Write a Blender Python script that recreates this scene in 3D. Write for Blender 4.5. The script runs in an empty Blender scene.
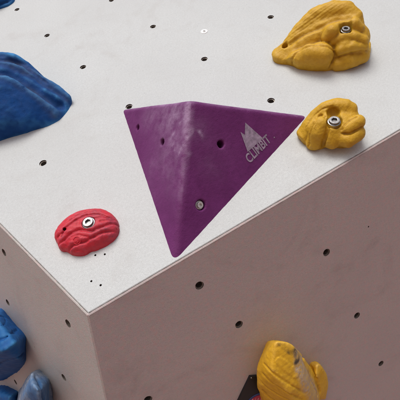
import bpy, bmesh, math, random
import numpy as np
from mathutils import Vector, Matrix
from mathutils.geometry import delaunay_2d_cdt
random.seed(4); rad = math.radians
scn = bpy.context.scene
col = scn.collection
CAMZ = 1.60

# ---------------------------------------------------------------- camera
cd = bpy.data.cameras.new('camera'); cam = bpy.data.objects.new('camera', cd); col.objects.link(cam)
cam.location = (0, 0, CAMZ); cam.rotation_euler = (rad(110), 0, 0)
cd.sensor_width = 36; cd.lens = 33.64; cd.clip_start = 0.02; cd.clip_end = 3000
scn.camera = cam
# ---------------------------------------------------------------- light
SUN_EL, SUN_AZ = 46, 204           # azimuth: direction towards the sun, clockwise from +Y
w = bpy.data.worlds.new('World'); scn.world = w; w.use_nodes = True
nt = w.node_tree; bg = nt.nodes['Background']
sky = nt.nodes.new('ShaderNodeTexSky'); sky.sky_type = 'NISHITA'; sky.sun_disc = False
sky.sun_elevation = rad(SUN_EL); sky.sun_rotation = rad(SUN_AZ); sky.dust_density = 4.0; sky.air_density = 0.9; sky.ozone_density = 1.0
nt.links.new(sky.outputs[0], bg.inputs[0]); bg.inputs[1].default_value = 0.10
sd = bpy.data.lights.new('sun', 'SUN'); sun = bpy.data.objects.new('sun', sd); col.objects.link(sun)
sd.energy = 1.5; sd.angle = rad(32); sd.color = (1.0, 0.975, 0.94)
sv = Vector((math.sin(rad(SUN_AZ))*math.cos(rad(SUN_EL)), math.cos(rad(SUN_AZ))*math.cos(rad(SUN_EL)), math.sin(rad(SUN_EL))))
sun.rotation_euler = sv.to_track_quat('Z', 'Y').to_euler(); sun.location = sv*20
scn.view_settings.view_transform = 'Standard'; scn.view_settings.look = 'None'
scn.view_settings.exposure = 0.28; scn.view_settings.gamma = 1

# ---------------------------------------------------------------- frames of the three faces (metres)
RW = np.array([[0.76404757, 0.62980882, 0.13990054], [0.04932361, -0.27323455, 0.96068208], [0.64327171, -0.72710641, -0.23982863]])
C0 = np.array([-0.15909524, 0.55259879, 0.02730908 + CAMZ])
E1 = np.array([0.85726364, 0.00369279, 0.51486447]); E2 = np.array([-0.74759274, 0.26130075, 0.61059562])
E3 = np.array([0.06258976, 0.66611554, -0.74321774])
def frame(x, n):
    x = np.array(x, float); n = np.array(n, float); n /= np.linalg.norm(n); x = x - n*(x@n); x /= np.linalg.norm(x)
    return np.array([x, np.cross(n, x), n]).T
nF = np.array([-0.13990054, -0.96068208, 0.23982863])
FF = frame(RW[:, 0], nF)                                    # front: X along the grid
nR = np.cross(E3, E1); nR = nR if nR@np.array([0, -1, 0]) > 0 else -nR
nL = np.cross(E2, E3); nL = nL if nL@np.array([0, -1, 0]) > 0 else -nL
FR = frame(E1, nR); FL = frame(E2, nL)
CAM = np.array([0, 0, CAMZ]); a_ = rad(110)
RX = np.array([[1, 0, 0], [0, math.cos(a_), -math.sin(a_)], [0, math.sin(a_), math.cos(a_)]])
def at(F, px, py, H=0.0):
    """point of the face's own frame seen at photo point (px,py), H metres above the face"""
    d = RX@np.array([(px-200)/373.8, -(py-200)/373.8, -1.0])
    n = F[:, 2]; o = C0 + n*H
    p = CAM + d*((o-CAM)@n)/(d@n)
    return np.array((p-C0)@F)
def M4(F, o):
    m = Matrix.Identity(4)
    for i in range(3):
        for j in range(3): m[i][j] = F[i, j]
        m[i][3] = o[i]
    return m

# ---------------------------------------------------------------- helpers
def link(o, parent=None):
    col.objects.link(o)
    if parent: o.parent = parent
    return o
def mesh_obj(name, verts, faces, m, parent=None, smooth=False):
    me = bpy.data.meshes.new(name); me.from_pydata([tuple(map(float, v)) for v in verts], [], [tuple(map(int, f)) for f in faces]); me.update()
    if smooth: me.polygons.foreach_set('use_smooth', [True]*len(me.polygons))
    me.materials.append(m)
    return link(bpy.data.objects.new(name, me), parent)
def bm_obj(name, bm, m, parent=None, smooth=False, autosm=None):
    me = bpy.data.meshes.new(name)
    bmesh.ops.recalc_face_normals(bm, faces=bm.faces); bm.to_mesh(me); bm.free()
    if smooth or autosm: me.polygons.foreach_set('use_smooth', [True]*len(me.polygons))
    if autosm: me.set_sharp_from_angle(angle=rad(autosm))
    me.materials.append(m)
    return link(bpy.data.objects.new(name, me), parent)
def tag(o, label=None, cat=None, group=None, kind=None):
    for k, v in (('label', label), ('category', cat), ('group', group), ('kind', kind)):
        if v: o[k] = v
    return o
def empty(name, mat, label, cat, group=None):
    o = bpy.data.objects.new(name, None); o.empty_display_size = 0.02; link(o); o.matrix_world = mat
    return tag(o, label, cat, group)

# ---------------------------------------------------------------- materials
class NT:
    def __init__(s, name):
        s.m = bpy.data.materials.new(name); s.m.use_nodes = True; s.t = s.m.node_tree; s.b = s.t.nodes['Principled BSDF']
        s.tc = s.t.nodes.new('ShaderNodeTexCoord')
    def n(s, ty, **kw):
        x = s.t.nodes.new(ty)
        for k, v in kw.items():
            if k in x.inputs: x.inputs[k].default_value = v
            else: setattr(x, k, v)
        return x
    def l(s, a, b): s.t.links.new(a, b)
    def noise(s, scale, detail=3, rough=.55, dist=0.0, vec=None):
        x = s.n('ShaderNodeTexNoise', Scale=scale, Detail=detail, Roughness=rough, Distortion=dist); s.l(vec or s.tc.outputs['Object'], x.inputs['Vector']); return x.outputs[0]
    def ramp(s, f, a, b, va=0.0, vb=1.0):
        x = s.n('ShaderNodeMapRange'); s.l(f, x.inputs[0])
        for i, v in zip((1, 2, 3, 4), (a, b, va, vb)): x.inputs[i].default_value = v
        return x.outputs[0]
    def mix(s, f, a, b):
        x = s.n('ShaderNodeMix', data_type='RGBA')
        for sock, v in ((x.inputs[0], f), (x.inputs[6], a), (x.inputs[7], b)):
            if isinstance(v, bpy.types.NodeSocket): s.l(v, sock)
            elif isinstance(v, (int, float)): sock.default_value = v
            else: sock.default_value = (*v, 1)
        return x.outputs[2]
    def math(s, op, a, b=0.0):
        x = s.n('ShaderNodeMath', operation=op)
        for i, v in ((0, a), (1, b)):
            if isinstance(v, bpy.types.NodeSocket): s.l(v, x.inputs[i])
            else: x.inputs[i].default_value = v
        return x.outputs[0]
    def attr(s, name):
        x = s.n('ShaderNodeAttribute', attribute_name=name); return x.outputs['Fac']
    def bump(s, hs, dist, strength=1.0, prev=None):
        x = s.n('ShaderNodeBump', Strength=strength, Distance=dist); s.l(hs, x.inputs['Height'])
        if prev: s.l(prev, x.inputs['Normal'])
        return x.outputs[0]

def panel_paint(name, c, c2, dirt, seed):
    k = NT(name)
    mp = k.n('ShaderNodeMapping'); mp.inputs['Location'].default_value = (seed, seed*.7, 0); k.l(k.tc.outputs['Object'], mp.inputs[0]); v = mp.outputs[0]
    big = k.noise(4, 5, .6, .3, v); mid = k.noise(28, 4, .6, 0, v); grit = k.noise(700, 3, .6, 0, v); mott = k.noise(230, 4, .7, 0, v)
    cc = k.mix(k.ramp(big, .35, .65), c, c2)
    cc = k.mix(k.ramp(mott, .4, .62, 0, .5), cc, [x*.86 for x in c2])
    cc = k.mix(k.ramp(grit, .36, .62, 0.55, 0), cc, [x*.72 for x in c])
    rd_ = k.noise(130, 3, .7, 0, v); g2 = k.noise(95, 3, .7, .4, v)
    if seed > 2:
        cc = k.mix(k.ramp(rd_, .50, .62, 0, .55), cc, (c[0]*1.04, c[1]*.80, c[2]*.80)); cc = k.mix(k.ramp(g2, .52, .64, 0, .45), cc, (c[0]*.80, c[1]*.93, c[2]*.84))
    sp = k.noise(340, 2, .5, 0, v); cc = k.mix(k.ramp(sp, .66, .70, 0, .45), cc, [x*.55 for x in c])
    sm = k.math('MULTIPLY', k.ramp(k.noise(7, 6, .65, 1.2, v), .50, .74), k.ramp(mid, .35, .7))
    cc = k.mix(k.math('MULTIPLY', sm, .75), cc, dirt)
    st = k.n('ShaderNodeMapping'); st.inputs['Scale'].default_value = (90, 6, 20); st.inputs['Rotation'].default_value = (0, 0, .5); k.l(v, st.inputs[0])
    sc = k.n('ShaderNodeTexNoise', Scale=1.0, Detail=4.0, Roughness=.6); k.l(st.outputs[0], sc.inputs['Vector'])
    cc = k.mix(k.math('MULTIPLY', k.ramp(sc.outputs[0], .67, .78), .22), cc, dirt)
    k.l(cc, k.b.inputs['Base Color']); k.b.inputs['Roughness'].default_value = .72; k.b.inputs['Specular IOR Level'].default_value = .3
    nb = k.bump(mott, .0008, .35); nb = k.bump(grit, .0006, .8, nb)
    k.l(nb, k.b.inputs['Normal'])
    return k.m
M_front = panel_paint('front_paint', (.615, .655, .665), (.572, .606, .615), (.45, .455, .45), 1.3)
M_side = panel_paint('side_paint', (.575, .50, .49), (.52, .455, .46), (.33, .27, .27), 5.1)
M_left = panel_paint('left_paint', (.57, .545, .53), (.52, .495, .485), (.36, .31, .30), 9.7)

def resin(name, c, dark, pale, chalk, rough=.55, grain=900, dustc=(.62, .6, .6), dusts=.4, bumpd=.0004, grime=.7, spec=.35, softdust=False):
    """cast resin: colour, grime where the surface is sunk ('dirt'), wear where it stands proud ('wear'), chalk dust clouds"""
    k = NT(name); n1 = k.noise(60, 5, .65); n2 = k.noise(grain, 2, .5); n3 = k.noise(22, 4, .6, .8); n4 = k.noise(210, 4, .65)
    cc = k.mix(k.ramp(n3, .38, .66), c, pale)
    cc = k.mix(k.math('MULTIPLY', k.ramp(n4, .50, .68), .2), cc, dark)
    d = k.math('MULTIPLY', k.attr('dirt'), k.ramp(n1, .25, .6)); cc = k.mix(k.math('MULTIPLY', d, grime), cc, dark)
    we = k.math('MULTIPLY', k.attr('wear'), k.ramp(n1, .3, .62)); cc = k.mix(k.math('MULTIPLY', we, dusts), cc, chalk)
    du = k.math('MULTIPLY', k.attr('chalk'), k.ramp(n1 if softdust else n4, .28, .62)); cc = k.mix(du, cc, dustc)
    cc = k.mix(k.math('MULTIPLY', k.attr('smear'), k.ramp(n1, .35, .55)), cc, (.035, .035, .035))
    k.l(cc, k.b.inputs['Base Color']); k.l(k.ramp(n1, .3, .7, rough-.08, rough+.15), k.b.inputs['Roughness'])
    k.b.inputs['Specular IOR Level'].default_value = spec
    nb = k.bump(n4, bumpd*1.6, .7); nb = k.bump(n2, bumpd, .8, nb); k.l(nb, k.b.inputs['Normal'])
    return k.m
M_yel = resin('yellow_resin', (.54, .305, .014), (.25, .125, .014), (.60, .36, .020), (.74, .5, .12), .5, grime=.75)
M_yel2 = resin('yellow_resin_lower', (.74, .42, .015), (.20, .10, .015), (.78, .46, .03), (.7, .5, .2), .5, dustc=(.46, .39, .33))
M_red = resin('red_resin', (.52, .018, .036), (.15, .012, .028), (.60, .03, .05), (.42, .13, .19), .5, dusts=.6, grime=.85, dustc=(.17, .05, .085))
M_blue = resin('blue_resin', (.003, .048, .20), (.003, .018, .06), (.004, .062, .25), (.07, .29, .60), .72, dusts=.95, dustc=(.07, .085, .14), softdust=True, spec=.2)
M_blue2 = resin('pale_blue_resin', (.02, .09, .24), (.01, .03, .08), (.05, .15, .32), (.35, .42, .5), .6, dusts=.5, dustc=(.42, .44, .46))
M_blue3 = resin('bright_blue_resin', (.005, .075, .27), (.004, .025, .08), (.008, .10, .33), (.06, .26, .50), .6, dusts=.7, spec=.25)
M_pur = resin('purple_coating', (.130, .019, .120), (.055, .010, .060), (.155, .026, .145), (.32, .12, .32), .62, grain=1100, dustc=(.46, .33, .50), dusts=.2, bumpd=.0006, grime=.4, softdust=True, spec=.22)

def metal(name, c, r, var=.3):
    k = NT(name); n = k.noise(400, 3); k.l(k.mix(k.ramp(n, .3, .7), c, [x*(1-var) for x in c]), k.b.inputs['Base Color'])
    k.b.inputs['Metallic'].default_value = 1; k.l(k.ramp(n, .3, .7, r, r+.15), k.b.inputs['Roughness']); return k.m
M_steel = metal('zinc_steel', (.33, .33, .33), .34); M_bsteel = metal('bright_steel', (.85, .85, .84), .42)
M_dsteel = metal('dark_steel', (.34, .31, .28), .5)
def plain(name, c, r=.6, var=.2, sc=60):
    k = NT(name); n = k.noise(sc, 4); k.l(k.mix(k.ramp(n, .3, .7), c, [x*(1-var) for x in c]), k.b.inputs['Base Color']); k.b.inputs['Roughness'].default_value = r; return k.m
M_dark = plain('hole_dark', (.10, .085, .075), .9); M_ply = plain('plywood', (.35, .22, .12), .7, .3, 12)
M_gap_shade = plain('gap_shade', (.19, .175, .165), .8); M_chamfer_shade = plain('chamfer_shade', (.28, .24, .23), .8)  # shade tones for the beads along the panel edges
M_white = plain('white_plastic', (.85, .86, .87), .35, .06); M_logo = plain('faded_print', (.40, .31, .425), .7, .55, 160)
M_black = plain('black_plate', (.010, .010, .013), .55, .3); M_emb = plain('red_print', (.45, .02, .07), .5, .2); M_eblue = plain('blue_print', (.03, .06, .22), .4, .2)
M_etext = plain('pink_print', (.62, .30, .38), .5, .1)
k = NT('ground_clay'); n = k.noise(.6, 6); n2 = k.noise(14, 5)
k.l(k.mix(k.ramp(n, .3, .7), (.37, .235, .195), (.31, .20, .17)), k.b.inputs['Base Color']); k.b.inputs['Roughness'].default_value = .95
k.l(k.bump(n2, .01), k.b.inputs['Normal']); M_ground = k.m

# ---------------------------------------------------------------- ground
g = mesh_obj('ground', [(-1500, -1500, 0), (1500, -1500, 0), (1500, 1500, 0), (-1500, 1500, 0)], [(0, 1, 2, 3)], M_ground); tag(g, kind='structure')

# ---------------------------------------------------------------- climbing wall
wall = empty('climbing_wall', Matrix.Translation((C0[0], C0[1]+1.2, 0)), 'pale painted climbing wall corner of three bolt-hole panels carrying all the holds', 'climbing wall')
wi = Matrix.Translation((-C0[0], -C0[1]-1.2, 0))
def wpart(name, F, o=C0):
    pass
def inset(poly, d):
    out = []; n = len(poly); A = sum(poly[i][0]*poly[(i+1) % n][1]-poly[(i+1) % n][0]*poly[i][1] for i in range(n)); sg = 1 if A > 0 else -1
    ds = d if isinstance(d, (list, tuple)) else [d]*n
    L = []
    for i in range(n):
        p, q = np.array(poly[i], float), np.array(poly[(i+1) % n], float); e = (q-p)/np.linalg.norm(q-p); nn = np.array([-e[1], e[0]])*sg
        L.append((p+nn*ds[i], e))
    for i in range(n):
        p, e = L[i-1]; q, f = L[i]; A2 = np.array([e, -f]).T; s = np.linalg.solve(A2, q-p); out.append(p+e*s[0])
    return out
def panel(name, F, poly, ins, holes, pins, m, bev=.0025, thick=.016):
    """a sheet with drilled holes: poly in the face's frame, ins = inset of every side"""
    loops = []
    top = inset(inset(poly, ins), bev); edge = inset(poly, ins); n = len(poly)
    P2 = [Vector((p[0], p[1])) for p in top]; ed = [(i, (i+1) % n) for i in range(n)]
    circ = []
    for (x, y, r, dep, nseg) in [(h[0], h[1], 0.0072, .012, 32) for h in holes]+[(h[0], h[1], h[2] if len(h) > 2 else .0017, .006, 10) for h in pins]:
        s0 = len(P2)
        jr = [r*(1+random.uniform(-.03, .03)) for _ in range(nseg)]
        for kx in range(nseg):
            a = 2*math.pi*kx/nseg; P2.append(Vector((x+jr[kx]*math.cos(a), y+jr[kx]*math.sin(a))))
        ed += [(s0+kx, s0+(kx+1) % nseg) for kx in range(nseg)]; circ.append((x, y, r, dep, s0, nseg))
    vs, es, fs, ov, oe, of = delaunay_2d_cdt(P2, ed, [], 0, 1e-7)
    inv = {}
    for i, o in enumerate(ov):
        for q in o: inv[q] = i
    V = [(v.x, v.y, 0.0) for v in vs]; Fc = []
    def own(i):
        q = ov[i][0] if ov[i] else -1; return -1 if q < n else (q, [k_ for k_, c_ in enumerate(circ) if c_[4] <= q < c_[4]+c_[5]])[1][0]
    for f in fs:
        if own(f[0]) >= 0 and own(f[0]) == own(f[1]) == own(f[2]): continue
        Fc.append(tuple(f))
    b0 = len(V); V += [(p[0], p[1], -bev*.8) for p in edge]; b1 = len(V); V += [(p[0], p[1], -thick) for p in edge]
    for i in range(n):
        j = (i+1) % n
        Fc += [(inv[i], inv[j], b0+j, b0+i), (b0+i, b0+j, b1+j, b1+i)]
    Fc.append(tuple(range(b1, b1+n)))
    nd = len(Fc)
    for (x, y, r, dep, s0, ns) in circ:
        q0 = len(V); V += [(P2[s0+kx].x*.97+x*.03, P2[s0+kx].y*.97+y*.03, -.0012) for kx in range(ns)]
        q1 = len(V); V += [(P2[s0+kx].x*.94+x*.06, P2[s0+kx].y*.94+y*.06, -dep) for kx in range(ns)]
        for kx in range(ns):
            l = (kx+1) % ns; Fc += [(inv[s0+kx], inv[s0+l], q0+l, q0+kx)]
        for kx in range(ns):
            l = (kx+1) % ns; Fc += [(q0+kx, q0+l, q1+l, q1+kx)]
        Fc.append(tuple(q1+kx for kx in range(ns)))
    bm = bmesh.new(); bv = [bm.verts.new(v) for v in V]
    for i, f in enumerate(Fc):
        try: ff = bm.faces.new([bv[q] for q in f])
        except ValueError: continue
        if i >= nd: ff.material_index = 1
    o = bm_obj(name, bm, m, wall); o.data.materials.append(M_dark)
    o.matrix_local = wi@M4(F, C0)
    # first ring of each hole stays painted
    # t-nut barrels
    for (x, y, *_r) in holes:
        bmn = bmesh.new(); N = 20; rings = [(.0069, -.0022), (.0057, -.0025), (.0055, -.0115), (.0069, -.0115)]
        rv = [[bmn.verts.new((x+r*math.cos(2*math.pi*q/N), y+r*math.sin(2*math.pi*q/N), h)) for q in range(N)] for r, h in rings]
        for a in range(4):
            for q in range(N): bmn.faces.new((rv[a][q], rv[a][(q+1) % N], rv[(a+1) % 4][(q+1) % N], rv[(a+1) % 4][q]))
        bm_obj('t_nut', bmn, M_dsteel, o, autosm=40)
    return o
def xy(F, pts): return [tuple(at(F, p[0], p[1])[:2])+tuple(p[2:]) for p in pts]
def loc(F, p): return tuple(((np.array(p)-C0)@F)[:2])
a1 = C0+E1*1.6; a2 = C0+E2*1.6; b0_ = C0+E3*(C0[2]/-E3[2]*.995); b1_ = a1+E3*(a1[2]/-E3[2]*.995); b2_ = a2+E3*(a2[2]/-E3[2]*.995); atop = C0+(E1+E2)*1.6
FH = [(17, 9.5), (47, 35.5), (83, 67), (111.5, .3), (153, 26.5), (204.3, 59), (270.7, 17), (271, 100.5), (129, 106.5), (43, 163)]
RH = [(326.5, 252.5), (199.5, 285.5), (239, 324.5), (357, 315.5), (381, 363.5), (148, 399.5)]
LH = [(4, 252.5), (7.7, 302.5), (68, 323.5), (63.8, 377.5), (15.5, 382)]
fp = panel('front_panel', FF, [loc(FF, p) for p in (C0, a1, atop, a2)], [.0028, 0, 0, .0028], xy(FF, FH), xy(FF, [(95.3, 255.2), (104.8, 254.3), (91.3, 281.2), (100.6, 285.2, .0018)]), M_front, bev=.0014)
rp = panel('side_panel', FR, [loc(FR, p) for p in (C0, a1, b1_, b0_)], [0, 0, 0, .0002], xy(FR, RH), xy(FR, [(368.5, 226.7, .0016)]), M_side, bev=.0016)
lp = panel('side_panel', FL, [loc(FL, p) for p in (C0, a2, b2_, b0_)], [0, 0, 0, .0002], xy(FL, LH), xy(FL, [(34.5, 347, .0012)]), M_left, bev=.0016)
# thin added beads, coloured as the dark gap and shaded chamfer of the edges
def edge_bead(name, a, b, off, r, m):
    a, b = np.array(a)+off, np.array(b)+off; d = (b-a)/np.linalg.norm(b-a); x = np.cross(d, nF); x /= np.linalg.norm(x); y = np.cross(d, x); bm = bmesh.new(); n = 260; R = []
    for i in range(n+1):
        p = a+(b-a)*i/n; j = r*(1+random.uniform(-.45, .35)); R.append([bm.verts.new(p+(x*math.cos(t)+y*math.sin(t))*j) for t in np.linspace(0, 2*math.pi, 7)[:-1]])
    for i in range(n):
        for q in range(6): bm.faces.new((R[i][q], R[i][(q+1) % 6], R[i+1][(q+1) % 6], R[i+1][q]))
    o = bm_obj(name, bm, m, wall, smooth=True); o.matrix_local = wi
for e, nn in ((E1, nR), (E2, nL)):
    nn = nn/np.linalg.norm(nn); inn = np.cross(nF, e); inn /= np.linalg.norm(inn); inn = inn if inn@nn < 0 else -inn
    edge_bead('edge_shade_line', C0+e*.003, C0+e*1.6, inn*.0029-nF*.0012, .00062, M_gap_shade)
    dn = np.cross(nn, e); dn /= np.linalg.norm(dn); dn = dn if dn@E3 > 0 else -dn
    edge_bead('edge_shade_line', C0+e*.002, C0+e*1.6, dn*.0018-nn*.0002, .00045, M_chamfer_shade)  # bead painted as the darker line of the small chamfer
# plywood core closing the volume behind the panels
N3 = np.array([FF[:, 2], FR[:, 2], FL[:, 2]]); vin = np.linalg.solve(N3, np.array([-.019]*3))
bm = bmesh.new()
back = np.array([C0[0]+.6, C0[1]+3.6, 0.02]); backt = back+np.array([0, 0, 3.2])
for p in (C0, a1, a2, atop, b0_, b1_, b2_, back, backt):
    q = np.array(p)+vin; q[2] = max(q[2], .012); bm.verts.new(q)
bmesh.ops.convex_hull(bm, input=bm.verts)
cr = bm_obj('core_box', bm, M_ply, wall); cr.matrix_local = wi

# ---------------------------------------------------------------- implicit surfaces -> mesh (naive surface nets)
def nets(f, lo, hi, h):
    H = h*4; lo, hi = np.array((-.36, -.36, -.008)), np.array((.36, .36, .17))
    g0 = [np.arange(lo[i]-H, hi[i]+H, H) for i in range(3)]; A0 = np.meshgrid(*g0, indexing='ij'); V0 = f(*A0)
    near = np.argwhere(V0 < H*1.5); a0, a1_ = np.maximum(near.min(0)-1, 0), np.minimum(near.max(0)+2, np.array(V0.shape)-1)
    lo = np.array([g0[i][a0[i]] for i in range(3)]); lo[2] = max(lo[2], -.0085); V0 = V0[a0[0]:a1_[0]+1, a0[1]:a1_[1]+1, a0[2]:a1_[2]+1]
    hi = np.array([g0[i][a1_[i]] for i in range(3)]); n = np.ceil((hi-lo)/h).astype(int)+1
    ax = [lo[i]+h*np.arange(n[i]) for i in range(3)]
    X, Y, Z = np.meshgrid(*ax, indexing='ij')
    # only cells near the coarse surface are evaluated finely
    ix = [np.clip(np.round((ax[i]-g0[i][a0[i]])/H).astype(int), 0, V0.shape[i]-1) for i in range(3)]
    V = V0[np.ix_(*ix)].copy(); mk = np.abs(V) < H*1.3; V[mk] = f(X[mk], Y[mk], Z[mk])
    s = V < 0; nx, ny, nz = n
    cnt = np.zeros((nx-1, ny-1, nz-1)); acc = np.zeros((nx-1, ny-1, nz-1, 3))
    cor = [(i, j, k) for i in (0, 1) for j in (0, 1) for k in (0, 1)]
    def sl(A, c): return A[c[0]:nx-1+c[0], c[1]:ny-1+c[1], c[2]:nz-1+c[2]]
    for a in cor:
        for d in range(3):
            if a[d]: continue
            b = list(a); b[d] = 1; va, vb = sl(V, a), sl(V, b); cr_ = (va < 0) != (vb < 0)
            t = np.where(cr_, va/np.where(cr_, va-vb, 1), 0)
            cnt += cr_
            for e in range(3):
                acc[..., e] += np.where(cr_, a[e]+(t if e == d else 0), 0)
    idx = -np.ones(cnt.shape, int); m = cnt > 0; idx[m] = np.arange(m.sum())
    I = np.argwhere(m); P = lo+h*(I+acc[m]/cnt[m][:, None])
    F = []
    for d in range(3):
        e, g_ = (d+1) % 3, (d+2) % 3
        A = [slice(None)]*3; B = [slice(None)]*3; A[d] = slice(0, -1); B[d] = slice(1, None)
        c = s[tuple(A)] != s[tuple(B)]; ii = np.argwhere(c)
        ii = ii[(ii[:, e] > 0) & (ii[:, g_] > 0) & (ii[:, e] < n[e]-1) & (ii[:, g_] < n[g_]-1)]
        def q(de, dg): j = ii.copy(); j[:, e] -= de; j[:, g_] -= dg; return idx[j[:, 0], j[:, 1], j[:, 2]]
        quad = np.stack([q(0, 0), q(1, 0), q(1, 1), q(0, 1)], 1)
        fl = ~s[tuple(A)][tuple(ii.T)]; quad[fl] = quad[fl][:, ::-1]
        F.append(quad)
    F = np.concatenate(F); F = F[(F >= 0).all(1)]
    return P, F
def smin(a, b, k): h = np.clip(.5+.5*(b-a)/k, 0, 1); return b*(1-h)+a*h-k*h*(1-h)
def smax(a, b, k): return -smin(-a, -b, k)
def dist_poly(X, Y, poly):
    """signed distance (inside negative) to a closed polygon"""
    P = np.array(poly, float); d = np.full(X.shape, 1e9); ins = np.zeros(X.shape, bool); n = len(P)
    for i in range(n):
        a, b = P[i], P[(i+1) % n]; e = b-a; wx, wy = X-a[0], Y-a[1]; t = np.clip((wx*e[0]+wy*e[1])/(e@e), 0, 1)
        d = np.minimum(d, (wx-e[0]*t)**2+(wy-e[1]*t)**2)
        c = (a[1] > Y) != (b[1] > Y)
        xs = a[0]+(Y-a[1])/(b[1]-a[1] if b[1] != a[1] else 1e-12)*e[0]
        ins ^= c & (X < xs)
    d = np.sqrt(d); return np.where(ins, -d, d)
def smooth_poly(p, it=2):
    p = [np.array(q, float) for q in p]
    for _ in range(it):
        p = [w_ for i in range(len(p)) for w_ in (p[i]*.75+p[(i+1) % len(p)]*.25, p[i]*.25+p[(i+1) % len(p)]*.75)]
    return p
def ell(c, r, rot=0., tilt=0.):
    """ellipsoid; axes = (right, back, height) turned by rot about the normal, tilt about its back axis"""
    ca, sa = math.cos(rot), math.sin(rot); ct, st = math.cos(tilt), math.sin(tilt)
    def f(X, Y, Z):
        x, y, z = X-c[0], Y-c[1], Z-c[2]; u = ca*x+sa*y; v = -sa*x+ca*y; u, z = ct*u+st*z, -st*u+ct*z
        k0 = np.sqrt((u/r[0])**2+(v/r[1])**2+(z/r[2])**2)+1e-9; k1 = np.sqrt((u/r[0]**2)**2+(v/r[1]**2)**2+(z/r[2]**2)**2)+1e-9
        return k0*(k0-1)/k1
    return f
def caps(pts, rr):
    """tube along a polyline with a radius per point"""
    def f(X, Y, Z):
        d = None
        for i in range(len(pts)-1):
            a, b = np.array(pts[i]), np.array(pts[i+1]); e = b-a
            t = np.clip(((X-a[0])*e[0]+(Y-a[1])*e[1]+(Z-a[2])*e[2])/(e@e), 0, 1)
            q = np.sqrt((X-a[0]-e[0]*t)**2+(Y-a[1]-e[1]*t)**2+(Z-a[2]-e[2]*t)**2)-(rr[i]+(rr[i+1]-rr[i])*t)
            d = q if d is None else np.minimum(d, q)
        return d
    return f
_rs = np.random.RandomState(7); _lat = _rs.rand(32, 32, 32)
def vnoise(X, Y, Z, s):
    x, y, z = X*s+100, Y*s+100, Z*s+100
    i, j, k_ = np.floor(x).astype(int), np.floor(y).astype(int), np.floor(z).astype(int); u, v, w_ = x-i, y-j, z-k_
    u, v, w_ = [t*t*(3-2*t) for t in (u, v, w_)]; r = 0
    for a in (0, 1):
        for b in (0, 1):
            for c in (0, 1):
                r = r+_lat[(i+a) % 32, (j+b) % 32, (k_+c) % 32]*(u if a else 1-u)*(v if b else 1-v)*(w_ if c else 1-w_)
    return r*2-1
def hold_mesh(name, f, lo, hi, h, m, parent, chalk=None, wearscale=1.0, smear=None):
    P, F = nets(f, lo, hi, h)
    # light relaxation and curvature-based wear/dirt
    nV = len(P); E = np.concatenate([F[:, [0, 1]], F[:, [1, 2]], F[:, [2, 3]], F[:, [3, 0]]]); E = np.concatenate([E, E[:, ::-1]])
    deg = np.bincount(E[:, 0], minlength=nV).astype(float)[:, None]; deg[deg == 0] = 1
    def avg(Q): return np.stack([np.bincount(E[:, 0], weights=Q[E[:, 1], i], minlength=nV) for i in range(Q.shape[1])], 1)/deg
    P = .55*P+.45*avg(P); P = P+.2*(P-avg(P))
    a, b, c, d = (P[F[:, i]] for i in range(4)); fn = np.cross(c-a, d-b)
    vn = np.zeros((nV, 3))
    for i in range(4):
        for e in range(3): vn[:, e] += np.bincount(F[:, i], weights=fn[:, e], minlength=nV)
    vn /= np.linalg.norm(vn, axis=1)[:, None]+1e-12
    Q = P.copy()
    for _ in range(6): Q = avg(Q)
    cv = ((P-Q)*vn).sum(1)
    Qv = cv[:, None]
    for _ in range(4): Qv = avg(Qv)
    cv = Qv[:, 0]/h
    me = bpy.data.meshes.new(name); me.from_pydata(P.tolist(), [], F.tolist()); me.update()
    me.polygons.foreach_set('use_smooth', [True]*len(F)); me.materials.append(m)
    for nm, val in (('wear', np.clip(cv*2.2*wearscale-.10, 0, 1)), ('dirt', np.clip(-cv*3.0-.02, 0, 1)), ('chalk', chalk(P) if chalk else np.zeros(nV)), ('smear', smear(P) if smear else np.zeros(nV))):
        at_ = me.attributes.new(nm, 'FLOAT', 'POINT'); at_.data.foreach_set('value', np.clip(val, 0, 1).astype(np.float32))
    return link(bpy.data.objects.new(name, me), parent)

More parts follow.
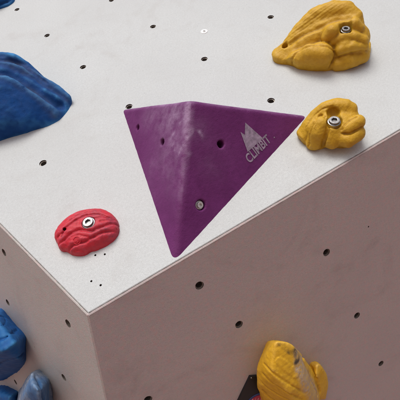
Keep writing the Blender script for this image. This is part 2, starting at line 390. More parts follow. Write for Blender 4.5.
def lathe_bm(prof, N=32, bm=None, z0=0.):
    bm = bm or bmesh.new(); rv = []
    for r, z in prof: rv.append([bm.verts.new((r*math.cos(2*math.pi*q/N), r*math.sin(2*math.pi*q/N), z+z0)) for q in range(N)] if r > 1e-6 else [bm.verts.new((0, 0, z+z0))])
    for a in range(len(rv)-1):
        for q in range(N):
            A, B = rv[a], rv[a+1]; l = (q+1) % N
            vs = [A[q % len(A)], A[l % len(A)], B[l % len(B)], B[q % len(B)]]; vs = list(dict.fromkeys(vs))
            if len(vs) > 2: bm.faces.new(vs)
    return bm
def make_bolt(parent, p, R=.0098, axis=None, head=None, m_=None):
    """socket head bolt standing on a washer; p = seat of the washer"""
    head = head or R*.84
    wsh = lathe_bm([(R*.5, .0002), (R*.5, .0012), (R*.93, .0013), (R, .0009), (R, 0), (R*.5, 0)])
    m_ = m_ or M_steel; m = Matrix.Translation(p)
    if axis is not None: m = m@Vector(axis).to_track_quat('Z', 'Y').to_matrix().to_4x4()
    h = head; bm = lathe_bm([(h*.95, .0010), (h, .0016), (h, .0040), (h*.93, .0048), (h*.66, .0050)], 36)
    N = 36; top = [v for v in bm.verts if abs(v.co.z-.0050) < 1e-5]
    top.sort(key=lambda v: math.atan2(v.co.y, v.co.x)); hexr = h*.56
    hx = []
    for v in top:
        a = math.atan2(v.co.y, v.co.x); aa = (a % (math.pi/3))-math.pi/6; r = hexr*math.cos(math.pi/6)/math.cos(aa); hx.append(bm.verts.new((r*math.cos(a), r*math.sin(a), .0048)))
    lowr = [bm.verts.new((v.co.x, v.co.y, .0012)) for v in hx]
    for q in range(N):
        l = (q+1) % N; bm.faces.new((top[q], top[l], hx[l], hx[q])); bm.faces.new((hx[q], hx[l], lowr[l], lowr[q]))
    bm.faces.new(lowr)
    b = bm_obj('bolt', bm, m_, parent, autosm=35); b.matrix_local = m
    w_ = bm_obj('washer', wsh, m_, b, autosm=35)
    return b

def hold_root(name, F, base, label, cat, group):
    o = C0+F@np.array(base); e = empty(name, M4(F, o), label, cat, group); return e
class Loc:
    """turns photo points into the hold's own frame"""
    def __init__(s, F, base): s.F = F; s.b = np.array(base)
    def __call__(s, px, py, H=0.): return at(s.F, px, py, H)-s.b
G_Y = 'climbing holds bolted to the pale front panel'

def surf(f, F, base, px, py, push=0.0):
    """where the photo's point (px,py) falls on the surface f of a hold"""
    d = (RX@np.array([(px-200)/373.8, -(py-200)/373.8, -1.0]))@F; d /= np.linalg.norm(d); p = (CAM-C0)@F-base; t = np.arange(.15, 1.4, .0012)
    X = p[0]+d[0]*t; Y = p[1]+d[1]*t; Z = p[2]+d[2]*t; v = np.minimum(f(X, Y, Z), Z+.0)
    i = np.argmax(v < 0) if (v < 0).any() else np.argmin(np.abs(v))
    return p+d*(t[i]+push)
def creases(f, F, base, lines):
    out = []
    for pts, r, *k in lines:
        q = []
        for a, b in zip(pts[:-1], pts[1:]):
            for s_ in (0, .25, .5, .75): q.append((a[0]+(b[0]-a[0])*s_, a[1]+(b[1]-a[1])*s_))
        q.append(pts[-1]); P = [surf(f, F, base, *x) for x in q]; n = len(P)
        P = [P[0]]+[P[i]*.5+(P[i-1]+P[i+1])*.25 for i in range(1, n-1)]+[P[-1]]
        rr = [r*(.45 if i in (0, n-1) else 1) for i in range(n)]
        out.append((caps(P, rr), k[0] if k else .0035))
    return out
def carve(d, X, Y, Z, cr):
    for c, k_ in cr: d = smax(d, -c(X, Y, Z), k_)
    return d

# ================================================================ big yellow hold
base = at(FF, 325, 60); L = Loc(FF, base)
yb = hold_root('climbing_hold', FF, base, 'largest yellow climbing hold, lobed, near the upper right corner of the pale panel', 'climbing hold', G_Y)
DG = -math.pi/4                         # the photo's right direction in the face's frame
out = smooth_poly([L(*p)[:2] for p in ((271.5, 58), (274, 63), (281, 65), (290, 65), (300, 70), (315, 71.5), (328, 71.5), (344, 68), (357, 64), (368.5, 58), (371, 52), (369, 44), (362, 36), (345, 26), (320, 26), (295, 38), (277, 50))], 2)
band = caps([L(278, 55, .008), L(288, 45, .020), L(300, 31, .038), L(316, 17, .056), L(332, 11.5, .066), L(346, 10.5, .070), L(356, 17, .064)], [.008, .012, .016, .019, .019, .017, .013])
mass = caps([L(283, 57, .006), L(303, 46, .018), L(322, 36, .028), L(345, 34, .036), L(356, 38, .034)], [.012, .026, .034, .036, .026])
front_b = [caps([L(297, 60, .014), L(320, 56, .022)], [.018, .026]), caps([L(345, 59, .014), L(362, 54, .014)], [.018, .015]), caps([L(345, 47, .032), L(358, 44, .032)], [.022, .018]), caps([L(332, 34, .050), L(352, 28, .050)], [.017, .020])]
def y0(X, Y, Z):
    d = smin(mass(X, Y, Z), band(X, Y, Z), .010)
    for l in front_b: d = smin(d, l(X, Y, Z), .008)
    dp = dist_poly(X, Y, out); d = smin(d, smax(dp*.9, Z-.012, .006), .014)
    return smax(d, dp-np.clip(Z, 0, .08)*.40, .005)
by_ = base
def onto(f, F, b, pts, r, push): return caps([surf(f, F, b, x, y, push) for x, y in pts], r)
lb = [onto(y0, FF, base, [(300, 60), (310, 54.5), (323, 55)], [.014, .020, .020], .0150), onto(y0, FF, base, [(326.5, 37), (332, 31), (337, 27.5)], [.0105, .0120, .009], .0060),
      onto(y0, FF, base, [(334, 41.5), (343, 37.5), (353, 36.8), (363, 40.5)], [.0085, .0110, .0115, .0100], .0048), onto(y0, FF, base, [(341, 50), (352, 46.8), (363, 47.5)], [.0105, .0115, .011], .0060), onto(y0, FF, base, [(337, 65), (350, 60.5), (363, 56.5)], [.0125, .0145, .013], .0085),
      onto(y0, FF, base, [(354, 24.5), (358, 29)], [.0125, .0115], .0060)]
y0b = y0
def y0(X, Y, Z):
    d = y0b(X, Y, Z)
    for l in lb: d = smin(d, l(X, Y, Z), .0022)
    return d
cy = creases(y0, FF, by_, [
    ([(288, 46), (297, 39), (305, 34), (318, 28.5), (330, 22), (340, 19), (350, 18.5)], .0030, .007),
    ([(292, 65), (291.5, 60), (296, 53), (305, 47), (318, 45), (329, 46.5), (334.5, 52), (333, 61), (328.5, 69)], .0020, .003),
    ([(337, 57.5), (344, 55.2), (351, 53.4), (360, 51.8), (368, 50.5)], .0016, .002)])
pw = (-.50*RX[:, 0]+.86*RX[:, 1])@FF
fh = surf(y0, FF, base, 283.6, 44)
bp1 = surf(y0, FF, by_, 346, 28.5); bp1 = bp1+np.array([0, 0, -.004])
def f_yb(X, Y, Z):
    q = band(X, Y, Z)
    d = carve(y0(X, Y, Z), X, Y, Z, cy)
    s_ = X*pw[0]+Y*pw[1]+Z*pw[2]+.010*vnoise(X, Y, Z, 9)
    d = d+(.0005*np.sin(s_*1000)+.0004*np.sin(s_*1730+1)+.0005*vnoise(s_, 0*s_, (X-Y)*.04, 330))*np.clip(1-np.abs(q)/.007, 0, 1)*np.clip(.60-(X-Y)*8, .06, .75)
    d = smax(d, -caps([bp1, bp1+np.array([-.002, .003, .05])], [.0108, .0150])(X, Y, Z), .003)
    d = smax(d, -caps([fh+np.array([.002, -.004, -.012]), fh+np.array([-.004, -.004, .012])], [.0048, .0086])(X, Y, Z), .003)
    rough = np.exp(-((X-L(353, 62, .02)[0])**2+(Y-L(353, 62, .02)[1])**2)/.018**2)
    d = d+(.0007+.0008*rough)*vnoise(X, Y, Z, 120)+.0006*vnoise(X, Y, Z, 50)+.00035*vnoise(X, Y, Z, 380)
    return np.maximum(d, -Z-.0055)
hold_mesh('hold_body', f_yb, 0, 0, .0014, M_yel, yb)
make_bolt(yb, bp1, R=.0092)

# ================================================================ small yellow hold
base = at(FF, 332, 140); L = Loc(FF, base)
ys = hold_root('climbing_hold', FF, base, 'small yellow climbing hold beside the right tip of the purple volume', 'climbing hold', G_Y)
out_y = smooth_poly([L(*p)[:2] for p in ((297, 135), (299, 139.5), (307, 147), (313, 150.5), (321, 150.5), (327, 147), (342, 149), (350, 147), (357, 143), (363, 136), (364, 127), (358, 118), (350, 114), (335, 112), (318, 119), (305, 127))], 2)
body2 = caps([L(304, 137, .008), L(316, 130, .018), L(332, 126, .026), L(348, 126, .026)], [.010, .020, .024, .022])
fc2 = caps([L(302, 133.5, .008), L(308, 125, .018), L(316, 116, .030), L(325, 109.5, .040), L(335, 106, .046), L(345, 106.5, .047), L(350, 109, .044), L(351, 116, .036)], [.008, .0105, .012, .013, .013, .0125, .0115, .009])
def y1a(X, Y, Z):
    d = smin(body2(X, Y, Z), fc2(X, Y, Z), .010)
    d = smin(d, low2(X, Y, Z), .008)
    dp = dist_poly(X, Y, out_y); d = smin(d, smax(dp*.9, Z-.009, .005), .010)
    return smax(d, dp-np.clip(Z, 0, .08)*.35, .004)
low2 = caps([L(331, 138, .018), L(344, 139, .018), L(354, 134, .018)], [.016, .017, .015])
def onto(f, F, b, pts, r, push): return caps([surf(f, F, b, x, y, push) for x, y in pts], r)
thumb = onto(y1a, FF, base, [(320.5, 124.5), (317.5, 133), (314, 142.5)], [.0130, .0140, .0138], .0018)
block = onto(y1a, FF, base, [(346.5, 129.5), (357.5, 122)], [.0115, .0122], .0035)
block2 = onto(y1a, FF, base, [(348, 140), (357, 134)], [.0125, .012], .006)
knee = onto(y1a, FF, base, [(331, 131), (332, 142)], [.0105, .012], .0065)
sh = onto(y1a, FF, base, [(345, 118), (352, 113)], [.009, .009], .0050)
def y1(X, Y, Z):
    d = y1a(X, Y, Z)
    d = smin(smin(d, knee(X, Y, Z), .007), block2(X, Y, Z), .008)
    d = smin(d, block(X, Y, Z), .0016)
    return smin(d, thumb(X, Y, Z), .0012)
cy1 = creases(y1, FF, base, [
    ([(308.5, 147), (308.5, 136), (312.5, 125), (317, 117.5), (322, 115)], .0028, .002), ([(322.5, 147.5), (325.5, 139), (328, 130), (327.5, 121), (325, 117)], .0030, .002),
    ([(341.5, 131), (343, 126), (350, 120), (357, 116.5)], .0020, .002), ([(342, 133.5), (350, 134), (357, 130), (363, 126.5)], .0020, .002),
    ([(305, 129), (312, 117.5), (322, 109), (334, 105.5)], .0009, .002)])
bp2 = surf(y1a, FF, base, 334.4, 120.5)+np.array([0, 0, -.003])
notch = surf(y1a, FF, base, 333, 113, .004)
def f_ys(X, Y, Z):
    d = carve(y1(X, Y, Z), X, Y, Z, cy1)
    d = smax(d, -caps([bp2, bp2+np.array([-.001, .001, .04])], [.0122, .0135])(X, Y, Z), .0025)
    d = smax(d, -caps([bp2+np.array([0, 0, .008]), notch], [.009, .0095])(X, Y, Z), .004)
    d = d+.0005*vnoise(X, Y, Z, 130)+.0003*vnoise(X, Y, Z, 420)
    return np.maximum(d, -Z-.0055)
hold_mesh('hold_body', f_ys, 0, 0, .0010, M_yel, ys)
make_bolt(ys, bp2, R=.0104)
def ring_mark(f, F, b, px, py, r, parent, m, name='moulded_ring'):
    """a shallow moulded ring following the hold's surface"""
    c = surf(f, F, b, px, py); e = .004; q = [surf(f, F, b, px+2, py), surf(f, F, b, px, py-2), surf(f, F, b, px-2, py), surf(f, F, b, px, py+2)]
    n = np.cross(q[0]-q[2], q[1]-q[3]); n /= np.linalg.norm(n)
    bm = bmesh.new(); N, K = 30, 8; x = np.cross([0, 1, .2], n); x /= np.linalg.norm(x); y = np.cross(n, x); rv = []
    for i in range(N):
        a = 2*math.pi*i/N; d = x*math.cos(a)+y*math.sin(a); rv.append([bm.verts.new(c+d*(r+.0006*math.cos(2*math.pi*j/K))+n*(.0003+.0007*math.sin(2*math.pi*j/K))) for j in range(K)])
    for i in range(N):
        for j in range(K): bm.faces.new((rv[i][j], rv[(i+1) % N][j], rv[(i+1) % N][(j+1) % K], rv[i][(j+1) % K]))
    bm_obj(name, bm, m, parent, smooth=True); return c, n, x, y
ring_mark(f_ys, FF, base, 317.4, 127.2, .0042, ys, M_yel)

# ================================================================ red hold
base = at(FF, 87, 236); L = Loc(FF, base)
rd = hold_root('climbing_hold', FF, base, 'flat oval red climbing hold with wavy ridges near the pale panel\'s corner', 'climbing hold', G_Y)
HR = .006
out_r = smooth_poly([L(p[0], p[1], HR)[:2] for p in ((95, 209), (105, 209.5), (113, 214), (118.5, 222), (118.5, 232), (113.5, 239), (105, 245), (95, 249.5), (90, 250), (85, 254), (76, 255), (70.5, 254), (66, 250.5), (61, 250.5), (57.5, 248), (58, 243.5), (54.5, 241), (55, 234), (60, 226), (68, 218), (80, 211.5))], 1)
def hr(X, Y):
    d = -dist_poly(X, Y, out_r); t = np.clip(d/.030, 0, 1); return .004+.021*np.sqrt(np.clip(1-(1-t)**2, 0, 1))*np.clip(d/.001+1, 0, 1), d
gro = [([(61, 236), (66, 229), (76, 221.5), (86, 216), (99, 214.5), (112, 218)], .0040, .0020), ([(55, 243), (64, 239.5), (72, 234), (80, 230.5), (92, 232), (102, 227.5), (112, 222), (120, 219.5)], .0050, .0024),
       ([(60, 251), (72, 245), (84, 241.5), (94, 236.5), (102, 232.5), (118, 227)], .0046, .0022), ([(90, 252), (94, 244), (102, 239), (116, 234)], .0052, .0024), ([(57, 236), (64, 232)], .003, .0016),
       ([(70, 221), (80, 214.5), (94, 210.5)], .0020, .0016), ([(95, 219.5), (106, 217.5), (118, 222.5)], .0026, .0018), ([(66, 251), (74, 248.5), (82, 248.5)], .0024, .0018), ([(72, 238), (80, 236), (90, 238)], .0014, .0016), ([(101, 222), (110, 219.5)], .002, .0016)]
gro = [(np.array([L(p[0], p[1], .02)[:2] for p in g_]), dp, wd) for g_, dp, wd in gro]
def seg2(X, Y, P):
    d = np.full(X.shape, 1e9)
    for a, b in zip(P[:-1], P[1:]):
        e = b-a; t = np.clip(((X-a[0])*e[0]+(Y-a[1])*e[1])/(e@e), 0, 1); d = np.minimum(d, np.hypot(X-a[0]-e[0]*t, Y-a[1]-e[1]*t))
    return d
bp3 = L(89, 223.5, .0215)
def f_rd(X, Y, Z):
    h, d2_ = hr(X, Y)
    for g_, dp, wd in gro: h = h-.78*dp*np.exp(-(seg2(X, Y, g_)/wd)**2)
    u = X*.74-Y*.67; v = X*.67+Y*.74
    h = h+.0002*np.sin(v*700+1.5*np.sin(u*60)+1.0*vnoise(X, Y, 0*X, 30))
    f = smax((Z-h)*.75, -d2_, .004)
    f = smax(f, -caps([bp3+np.array([0, 0, .0]), bp3+np.array([0, 0, .03])], [.0104, .011])(X, Y, Z), .0014)
    f = smax(f, -caps([L(64.7, 230, .012), L(64.4, 228, .032)], [.0022, .0030])(X, Y, Z), .001)
    f = f+.0004*vnoise(X, Y, Z, 120)+.0003*vnoise(X, Y, Z, 420)
    return np.maximum(f, -Z-.0055)
hold_mesh('hold_body', f_rd, 0, 0, .0009, M_red, rd, wearscale=1.2,
          chalk=lambda P: np.clip((P[:, 0]*.70-P[:, 1]*.10+.005)/.05, 0, 1)*np.clip(.45+.8*vnoise(*P.T, 70), 0, .85))
make_bolt(rd, bp3+np.array([0, 0, .001]), R=.0102)
c, n, x, y = ring_mark(f_rd, FF, base, 77, 240.5, .0058, rd, M_red)
m_ = Matrix.Identity(4)
ux = L(80, 239, .02)-L(74, 242, .02); ux -= n*(ux@n); ux /= np.linalg.norm(ux); uy = np.cross(n, ux)
for i in range(3): m_[i][0], m_[i][1], m_[i][2], m_[i][3] = ux[i], uy[i], n[i], (c+n*.0006-ux*.0022-uy*.0028)[i]
RED_S = m_
# moulded ring with an S on the hold
def ring_bm(r, t, N=28): 
    return lathe_bm([(r-t, 0), (r-t*.6, t*.7), (r, t), (r+t*.6, t*.7), (r+t, 0)], N)

# ================================================================ purple volume
PA, PB, PD = at(FF, 122.5, 109), at(FF, 307.5, 115.5), at(FF, 173.8, 262)
AP = at(FF, 189, 100, .117)
cen = (PA+PB+PD)/3; L = Loc(FF, cen)
pv = hold_root('climbing_volume', FF, cen, 'purple three-sided pyramid volume with white smudges and a faded mountain logo', 'climbing volume', None)
tri = [PA-cen, PD-cen, PB-cen]; ap = AP-cen
def pl3(a, b, c):
    n = np.cross(b-a, c-a); n /= np.linalg.norm(n); n = n if n[2] > 0 else -n; return n, n@a
PLN = [pl3(tri[i], tri[(i+1) % 3], ap) for i in range(3)]     # left facet, right facet, hidden top facet
phol = [L(137, 128, .018), L(162, 142, .045), L(221, 144, .045), L(200.8, 205, .02)]
def onfacet(px, py, k):
    """point of facet k seen at a photo point"""
    n, o = PLN[k]; d = RX@np.array([(px-200)/373.8, -(py-200)/373.8, -1.0]); d = d@FF; c = (CAM-C0)@FF-cen
    return c+d*(o-n@c)/(n@d)
hk = [(137.5, 127.5, 0, .0056, 1.), (162, 142, 0, .0062, 1.), (221, 144, 1, .0066, 1.), (200.8, 205, 1, .0088, .35)]
holes_p = []
for x, y, kf, r, dd in hk:
    p = onfacet(x, y, kf); n = PLN[kf][0]; holes_p.append((p, n, r, dd))
def f_pv(X, Y, Z):
    d = [(n[0]*X+n[1]*Y+n[2]*Z-o) for n, o in PLN]
    # outward bowed top facet so that the crest line rises softly, as in the photo
    f = smax(smax(d[0], d[1], .0105), d[2], .009)
    f = f+.0004*vnoise(X, Y, Z, 20)*np.clip(Z/.03, 0, 1)+.00018*vnoise(X, Y, Z, 260)
    for p, n, r, dd in holes_p:
        a = p-n*(.016 if dd == 1. else .006); b = p+n*.02
        f = smax(f, -caps([a, b], [r*.95, r*1.05])(X, Y, Z), .0012)
    return np.maximum(f, -Z-.0055)
rdg = [onfacet(174, 250, 0), onfacet(181, 190, 0), onfacet(184, 150, 0), ap]
streaks = [caps([onfacet(*a, k_), onfacet(*b, k_)], [0, 0]) for a, b, k_ in (((172, 146), (175, 139), 0), ((175, 150), (180, 138), 0), ((179, 153), (184, 143), 0), ((170, 138), (176, 131), 0), ((182, 148), (186, 134), 0), ((186, 139), (193, 131), 1), ((190, 130), (199, 132), 1), ((199, 132), (204, 139), 1), ((177, 128), (183, 119), 0), ((184, 160), (190, 153), 1))]
def chalk_pv(P):
    X, Y, Z = P.T; d = caps(rdg, [0, 0, 0, 0])(X, Y, Z)
    c = np.clip(1-d/.013, 0, 1)*.6*np.clip((Z-.035)/.06, .06, 1)
    n1_ = vnoise(X, Y, Z, 16)*.6+vnoise(X, Y, Z, 45)*.4
    lf = ((P@PLN[0][0]-PLN[0][1]) > -.005)
    for px, py, s, a in ((170, 118, .038, .42), (174, 146, .026, .40), (160, 168, .040, .30), (184, 110, .026, .55), (150, 114, .030, .30), (180, 190, .03, .15)):
        q = onfacet(px, py, 0); c = c+a*lf*np.exp(-((P-q)**2).sum(1)/s**2)*np.clip(.75+n1_*.9, 0, 1)
    for st in streaks: c = c+.55*np.exp(-(st(X, Y, Z)/.0032)**2)*np.clip(.6+vnoise(X, Y, Z, 130), 0, 1)
    c = c+np.clip(1-np.abs(P@PLN[2][0]-PLN[2][1])/.006, 0, 1)*.45*np.clip(.7+n1_, 0, 1)
    for px, py, s, a in ((196, 128, .020, .22), (215, 160, .03, .10)):
        q = onfacet(px, py, 1); c = c+a*(~lf)*np.exp(-((P-q)**2).sum(1)/s**2)*np.clip(.6+n1_, 0, 1)
    return np.clip(c, 0, .85)
hold_mesh('volume_body', f_pv, (-.24, -.24, -.004), (.26, .26, .125), .0019, M_pur, pv, chalk=chalk_pv, wearscale=.6)
# screw in the lower hole
n1 = PLN[1][0]; p4 = holes_p[3][0]-n1*.0075
make_bolt(pv, p4+n1*.0015, R=.0072, axis=n1, head=.0052, m_=M_bsteel)
# printed logo: on the right facet
def facet_mat(kf, px, py, rotpx):
    """matrix whose X axis runs on facet kf from photo point (px,py) towards rotpx"""
    n = PLN[kf][0]; a = onfacet(px, py, kf); b = onfacet(*rotpx, kf); x = b-a; x /= np.linalg.norm(x); y = np.cross(n, x)
    m = Matrix.Identity(4)
    for i in range(3): m[i][0], m[i][1], m[i][2], m[i][3] = x[i], y[i], n[i], a[i]+n[i]*.0006
    return m, np.linalg.norm(b-a)
def text_obj(name, body, mat, length, m, parent, offset=0.0, depth=.0002, shear=0):
    cu = bpy.data.curves.new(name, 'FONT'); cu.body = body; cu.size = 1; cu.offset = offset; cu.extrude = 0; cu.shear = shear; cu.resolution_u = 6
    o = bpy.data.objects.new(name+'_curve', cu); col.objects.link(o); bpy.context.view_layer.update()
    dg = bpy.context.evaluated_depsgraph_get(); me = bpy.data.meshes.new_from_object(o.evaluated_get(dg)); bpy.data.objects.remove(o)
    xs = [v.co.x for v in me.vertices]; s = length/(max(xs)-min(xs)); x0 = min(xs)
    for v in me.vertices: v.co = ((v.co.x-x0)*s, v.co.y*s, v.co.z)
    me.name = name; me.materials.clear(); me.materials.append(m); ob = bpy.data.objects.new(name, me); link(ob, parent); ob.matrix_local = mat; return ob
mt, ln = facet_mat(1, 249.5, 163.5, (271, 141))
text_obj('lettering', 'CLIMBIT', mt@Matrix.Diagonal((1, 1.3, 1, 1)), ln, M_logo, pv, offset=.026)
logo = [(245, 122.5), (262.8, 138.5), (247.5, 152), (240.3, 132), (244.6, 134.8)]
lv = [onfacet(px, py, 1)+n1*.0006 for px, py in logo]
mesh_obj('mountain_logo', lv, [(0, 4, 3, 2, 1)], M_logo, pv)
dm = lathe_bm([(0, .0001), (.0012, .0001)], 12); dt = bm_obj('trademark_dot', dm, M_logo, pv); q = onfacet(274, 137.5, 1)+n1*.0006; m_, _ = facet_mat(1, 274, 137.5, (280, 132)); dt.matrix_local = m_

# ================================================================ blue holds of the front panel
base = at(FF, 10, 112); L = Loc(FF, base)
bl = hold_root('climbing_hold', FF, base, 'largest dark blue climbing hold with long ridges, on the pale panel at the left edge', 'climbing hold', G_Y)
out_b = smooth_poly([L(*p)[:2] for p in ((-60, 130), (-45, 150), (-20, 147), (2, 140.5), (28, 133), (47, 127.5), (60, 121.5), (69, 113), (75, 101), (66, 92), (40, 82), (10, 84), (-30, 95))], 2)
R1 = [L(-50, 72, .075), L(-20, 64, .080), L(4, 64, .076), L(22, 70, .060), L(38, 79, .042), L(56, 89, .024), L(72, 99, .008)]
R0 = [L(-18, 60, .078), L(-5, 56.5, .084), L(14, 58, .076), L(26, 64.5, .060), L(46, 82, .028)]
R2 = [L(-45, 82, .085), L(-15, 76, .082), L(5, 79, .074), L(24, 87, .056), L(42, 100, .032), L(55, 113, .012)]
c1, c0, c2 = caps(R1, [.012, .012, .012, .012, .010, .009, .006]), caps(R0, [.006, .010, .009, .008, .005]), caps(R2, [.011, .011, .010, .009, .007, .004])
fil = caps([L(-50, 86, .055), L(-15, 80, .055), L(5, 82, .050), L(24, 90, .036), L(42, 98, .022), L(60, 104, .006)], [.036, .036, .034, .028, .019, .010])
def hull(pts, k=.004):
    """rounded convex block through the given points"""
    bm = bmesh.new(); pts = list(pts)+[np.array((p[0], p[1], -.012)) for p in pts if abs(p[2]) < 1e-6]
    for p in pts: bm.verts.new(p)
    r = bmesh.ops.convex_hull(bm, input=bm.verts); bm.normal_update(); c = sum((np.array(p) for p in pts))/len(pts); pl = []
    for f in bm.faces:
        n = np.array(f.normal); a = np.array(f.verts[0].co)
        if np.linalg.norm(n) < .5: continue
        if n@(a-c) < 0: n = -n
        if n[2] < -.9 or any(n@m_[0] > .995 and abs(n@a-m_[1]) < .002 for m_ in pl): continue
        pl.append((n, n@a))
    bm.free()
    def f(X, Y, Z):
        d = None
        for n, o in pl:
            q = n[0]*X+n[1]*Y+n[2]*Z-o; d = q if d is None else smax(d, q, k)
        return d
    return f
big = hull([L(*p) for p in ((75, 98, 0), (70, 111.5, 0), (60, 121, 0), (47, 127.5, 0), (28, 133, 0), (2, 140.5, 0), (-50, 158, 0), (-60, 95, 0), (20, 84, 0),
    (-45, 88, .088), (5, 83, .076), (24, 91, .058), (42, 102, .036), (56, 109, .014), (70, 101, .008), (-45, 74, .074), (4, 70, .070), (38, 84, .034), (8, 120, .040), (-40, 128, .045))], .006)
def f_b0(X, Y, Z):
    d = big(X, Y, Z)
    d = smin(d, fil(X, Y, Z), .015); d = smin(d, c2(X, Y, Z), .012); d = smin(d, c1(X, Y, Z), .007); d = smin(d, c0(X, Y, Z), .006)
    dp = dist_poly(X, Y, out_b); d = smax(d, dp-np.clip(Z, 0, .1)*.12, .007)
    return d
cb = creases(f_b0, FF, base, [([(-20, 60), (-3, 59), (12, 60.5), (24, 65), (33, 72), (47, 83)], .0045, .004), ([(-30, 76), (-5, 71), (8, 73), (22, 79), (36, 88), (50, 98), (62, 106)], .0100, .009)])
def f_bl(X, Y, Z):
    d = carve(f_b0(X, Y, Z), X, Y, Z, cb)
    d = d+.0012*vnoise(X, Y, Z, 45)+.0007*vnoise(X, Y, Z, 160)
    return np.maximum(d, -Z-.0055)
hold_mesh('hold_body', f_bl, (-.22, -.20, -.004), (.26, .24, .12), .0025, M_blue, bl, wearscale=1.3,
          chalk=lambda P: np.clip((.75*np.exp(-(caps(R1, [0]*7)(*P.T)/.016)**4)+.7*np.exp(-(caps(R2, [0]*6)(*P.T)/.013)**4))*np.clip(.7+.35*vnoise(*P.T, 35), 0, 1), 0, .5))

base = at(FF, 0, 3); L = Loc(FF, base)
b2 = hold_root('climbing_hold', FF, base, 'blue climbing hold cut off by the top left corner of the photo', 'climbing hold', G_Y)
out_2 = smooth_poly([L(*p)[:2] for p in ((-30, 8), (-12, 13), (1, 9), (10, 6), (16, 1), (15, -6), (0, -12), (-25, -8))], 2)
s2 = caps([L(-22, 0, .02), L(-6, -3, .022), L(8, -2, .010)], [.026, .024, .012])
def f_b2(X, Y, Z):
    d = s2(X, Y, Z); dp = dist_poly(X, Y, out_2); d = smin(d, smax(dp, Z-.006, .006), .008); d = smax(d, dp-np.clip(Z, 0, .1)*.4, .005)
    return np.maximum(d+.001*vnoise(X, Y, Z, 60)+.0005*vnoise(X, Y, Z, 220), -Z-.0055)
hold_mesh('hold_body', f_b2, (-.12, -.12, -.004), (.12, .12, .08), .002, M_blue3, b2)

# ================================================================ blue holds of the left side panel
def side_hold(F, base_px, label, group, fn, lo, hi, h, m, **kw):
    base = at(F, *base_px); L = Loc(F, base); r = hold_root('climbing_hold', F, base, label, 'climbing hold', group); f = fn(L); hold_mesh('hold_body', f, lo, hi, h, m, r, **kw); return r, L
G_L = 'blue holds on the shaded left panel'
def fn_a(L):
    A = hull([L(*p) for p in ((0, 309, 0), (10, 324, 0), (19, 343, 0), (24.5, 361, 0), (23.5, 368, 0), (17, 374, 0), (0, 382, 0), (-26, 378, 0), (-28, 312, 0),
        (6, 322, .022), (17, 342, .034), (22, 360, .022), (2, 353, .062), (-16, 370, .060), (-18, 338, .062), (-5, 316, .035))], .007)
    cr = creases(A, FL, L.b, [([(-6, 366), (10, 360), (24, 354)], .003, .006), ([(-6, 342), (6, 338), (17, 330)], .002, .005)])
    ring = caps([surf(A, FL, L.b, 1.5+4.2*math.cos(t), 321+5*math.sin(t)) for t in np.linspace(0, 2*math.pi, 15)], [.0016]*15)
    def f(X, Y, Z):
        d = carve(A(X, Y, Z), X, Y, Z, cr); d = smax(d, -ring(X, Y, Z), .0015)
        return np.maximum(d+.0016*vnoise(X, Y, Z, 32)+.0007*vnoise(X, Y, Z, 150), -Z-.0055)
    return f
side_hold(FL, (2, 350), 'blue climbing hold with dark underside, uppermost of the three on the shaded left panel', G_L, fn_a, 0, 0, .0020, M_blue3)
def fn_b(L):
    A = hull([L(*p) for p in ((36, 372, 0), (43, 382, 0), (49, 396, 0), (52, 414, 0), (46, 426, 0), (14, 422, 0), (18, 392, 0), (31, 371, .030), (40, 376, .022), (33, 384, .058), (41, 402, .060), (42, 416, .055), (20, 400, .062), (18, 414, .056))], .006)
    cr = creases(A, FL, L.b, [([(36, 376), (40, 386), (44, 400)], .0030, .006)])
    def f(X, Y, Z): return np.maximum(carve(A(X, Y, Z), X, Y, Z, cr)+.0022*vnoise(X, Y, Z, 32)+.0007*vnoise(X, Y, Z, 160), -Z-.0055)
    return f
_lb = Loc(FL, at(FL, 34, 400)); _c0, _c1 = _lb(26, 385, .05), _lb(44, 385, .03)
side_hold(FL, (34, 400), 'pale chalk-dusted blue climbing hold at the bottom edge, on the shaded left panel', G_L, fn_b, 0, 0, .0020, M_blue2,
          chalk=lambda P: np.clip((.65+.6*vnoise(*P.T, 35))*np.clip(1.1-((P-_c0)@(_c1-_c0))/((_c1-_c0)@(_c1-_c0))*1.3, 0, 1), 0, .85))
def fn_c(L):
    A = hull([L(*p) for p in ((3, 385, 0), (12, 389, 0), (18, 398, 0), (22, 420, 0), (-30, 420, 0), (-30, 385, 0), (3, 389, .018), (11, 396, .026), (4, 410, .04), (-12, 395, .04))], .006)
    def f(X, Y, Z): return np.maximum(A(X, Y, Z)+.0015*vnoise(X, Y, Z, 50)+.0006*vnoise(X, Y, Z, 200), -Z-.0055)
    return f
side_hold(FL, (2, 405), 'small blue climbing hold in the bottom left corner of the photo', G_L, fn_c, 0, 0, .0020, M_blue3)

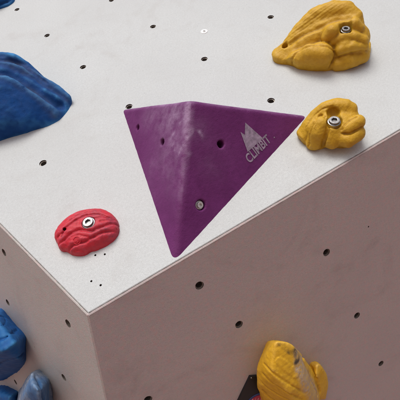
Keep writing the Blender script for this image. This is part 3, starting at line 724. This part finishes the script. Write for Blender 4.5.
# ================================================================ yellow hold of the right side panel
def fn_y(L):
    A = hull([L(*p) for p in ((270, 344, .0), (288, 346, 0), (298, 356, 0), (318, 380, 0), (320, 400, 0), (314, 424, 0), (274, 424, 0), (263, 400, 0), (262, 372, 0),
        (264, 352, .036), (256.5, 367, .034), (257, 386, .034), (264, 399, .036), (275, 341, .058), (284, 340.5, .062), (294, 345, .064), (299.5, 352, .060), (303, 372, .078), (312, 398, .080), (313, 416, .068), (272, 372, .072), (288, 392, .084), (298, 412, .078),
        (305, 358, .030), (316, 374, .030), (322, 400, .034))], .0045)
    K = hull([L(*p) for p in ((312, 366, 0), (320, 364, 0), (328, 378, 0), (326, 400, 0), (308, 398, 0), (315, 364.5, .036), (319, 362.5, .034), (324, 367, .036), (328.5, 378, .034), (327.5, 391, .034), (322, 400, .038), (316, 384, .050))], .006)
    def AK(X, Y, Z): return smin(A(X, Y, Z), K(X, Y, Z), .003)
    cr = creases(AK, FR, L.b, [([(262, 373.5), (268, 380), (283, 390), (302, 400)], .0013, .003), ([(261.5, 382.5), (268, 389), (280, 396), (292, 402)], .0012, .003), ([(264, 364), (270, 371), (286, 382), (306, 394)], .0011, .003),
        ([(262, 390), (267, 396), (276, 402)], .0024, .003), ([(300, 353), (306, 366), (312, 380), (318, 396)], .0022, .005), ([(309, 364), (316, 378), (320, 392)], .002, .004)])
    pr = np.array([surf(AK, FR, L.b, *q) for q in ((279, 361), (296, 374))]); strip = caps(list(pr), [.0075, .0075])
    def f(X, Y, Z):
        d = AK(X, Y, Z); d = np.minimum(d, smax(d-.0010, strip(X, Y, Z), .001)); d = carve(d, X, Y, Z, cr)
        return np.maximum(d+.0011*vnoise(X, Y, Z, 45)+.0004*vnoise(X, Y, Z, 240), -Z-.0055)
    f.base = AK
    return f
b_ = at(FR, 290, 385); Lc = Loc(FR, b_); AKf = fn_y(Lc).base
c_line = caps([surf(AKf, FR, b_, x, y) for x, y in ((297, 352), (301, 364), (307, 378), (314, 393), (317, 402))], [.008, .014, .017, .017, .014])
s_line = caps([surf(AKf, FR, b_, x, y) for x, y in ((279, 344), (284, 348), (290, 351), (295, 352), (298, 357), (296, 362))], [.001, .002, .0035, .005, .006, .003])
ck = lambda P: np.clip(1-c_line(*P.T)/.007, 0, 1)*np.clip(.85+.6*vnoise(*P.T, 60), 0, .95)
sk = lambda P: np.clip(1-s_line(*P.T)/.0035, 0, 1)*np.clip(.9+1.0*vnoise(*P.T, 90), 0, .9)
yl, Ly = side_hold(FR, (290, 385), 'bright yellow climbing hold with a grey chalk streak, in front of the black plate', None, fn_y, 0, 0, .0014, M_yel2, chalk=ck, smear=sk)

# ================================================================ black tag plate behind that hold
def flat(F, pts, H, th, name, m, parent, b0):
    P = [at(F, px, py)-b0 for px, py in pts]; n = len(P); V = [(p[0], p[1], H-th) for p in P]+[(p[0], p[1], H) for p in P]
    Fc = [tuple(range(n))[::-1], tuple(range(n, 2*n))]+[(i, (i+1) % n, n+(i+1) % n, n+i) for i in range(n)]
    o = mesh_obj(name, V, Fc, m, parent); return o
b_ = at(FR, 252, 392)
tg = hold_root('tag_plate', FR, b_, 'black plate with a round red emblem, screwed on behind the lower yellow hold', 'sign', None)
flat(FR, [(249, 375), (262, 374), (290, 380), (282, 440), (222, 428), (236, 402)], .004, .004, 'plate', M_black, tg, b_)
emb = lathe_bm([(0, .0008), (.0235, .0008), (.0235, 0)], 40); eo = bm_obj('round_emblem', emb, M_emb, tg); c = at(FR, 256, 403)-b_; eo.location = (c[0], c[1], .0041)
eb = lathe_bm([(.0245, .0005), (.0285, .0005), (.0285, 0)], 40); e2 = bm_obj('emblem_border', eb, M_eblue, tg); e2.location = (c[0], c[1], .0041)
x0, x1 = at(FR, 249.5, 400.5)-b_, at(FR, 261.5, 399)-b_; xd = (x1-x0); lt = np.linalg.norm(xd); xd /= lt
m_ = Matrix.Identity(4); yd = np.cross([0, 0, 1], xd)
for i in range(3): m_[i][0], m_[i][1], m_[i][2], m_[i][3] = xd[i], yd[i], (0, 0, 1)[i], x0[i]
m_[2][3] = .0053
text_obj('emblem_lettering', 'NAR', m_, lt, M_etext, tg)
sb = lathe_bm([(0, .0012), (.0012, .0012), (.0016, .0006), (.0017, 0)], 14); so = bm_obj('screw', sb, M_steel, tg, autosm=40); c = at(FR, 250.2, 376.2)-b_; so.location = (c[0], c[1], .0041)

# ================================================================ white washer screw on the front panel
b_ = at(FF, 204.2, 31.5)
ws = hold_root('washer_screw', FF, b_, 'small white round washer with a screw, on the pale panel above the purple volume', 'screw', None)
bm_obj('washer', lathe_bm([(0, .0006), (.0030, .0007), (.0072, .0011), (.0082, .0008), (.0084, 0)], 36), M_white, ws, autosm=40)
bm_obj('screw_head', lathe_bm([(0, .0012), (.0012, .0013), (.0018, .0019), (.0026, .0018), (.0028, .0009)], 24), M_steel, ws, autosm=40)

# moulded S inside the red hold's ring
text_obj('moulded_letter', 'S', RED_S, .0040, M_red, rd, offset=.03)
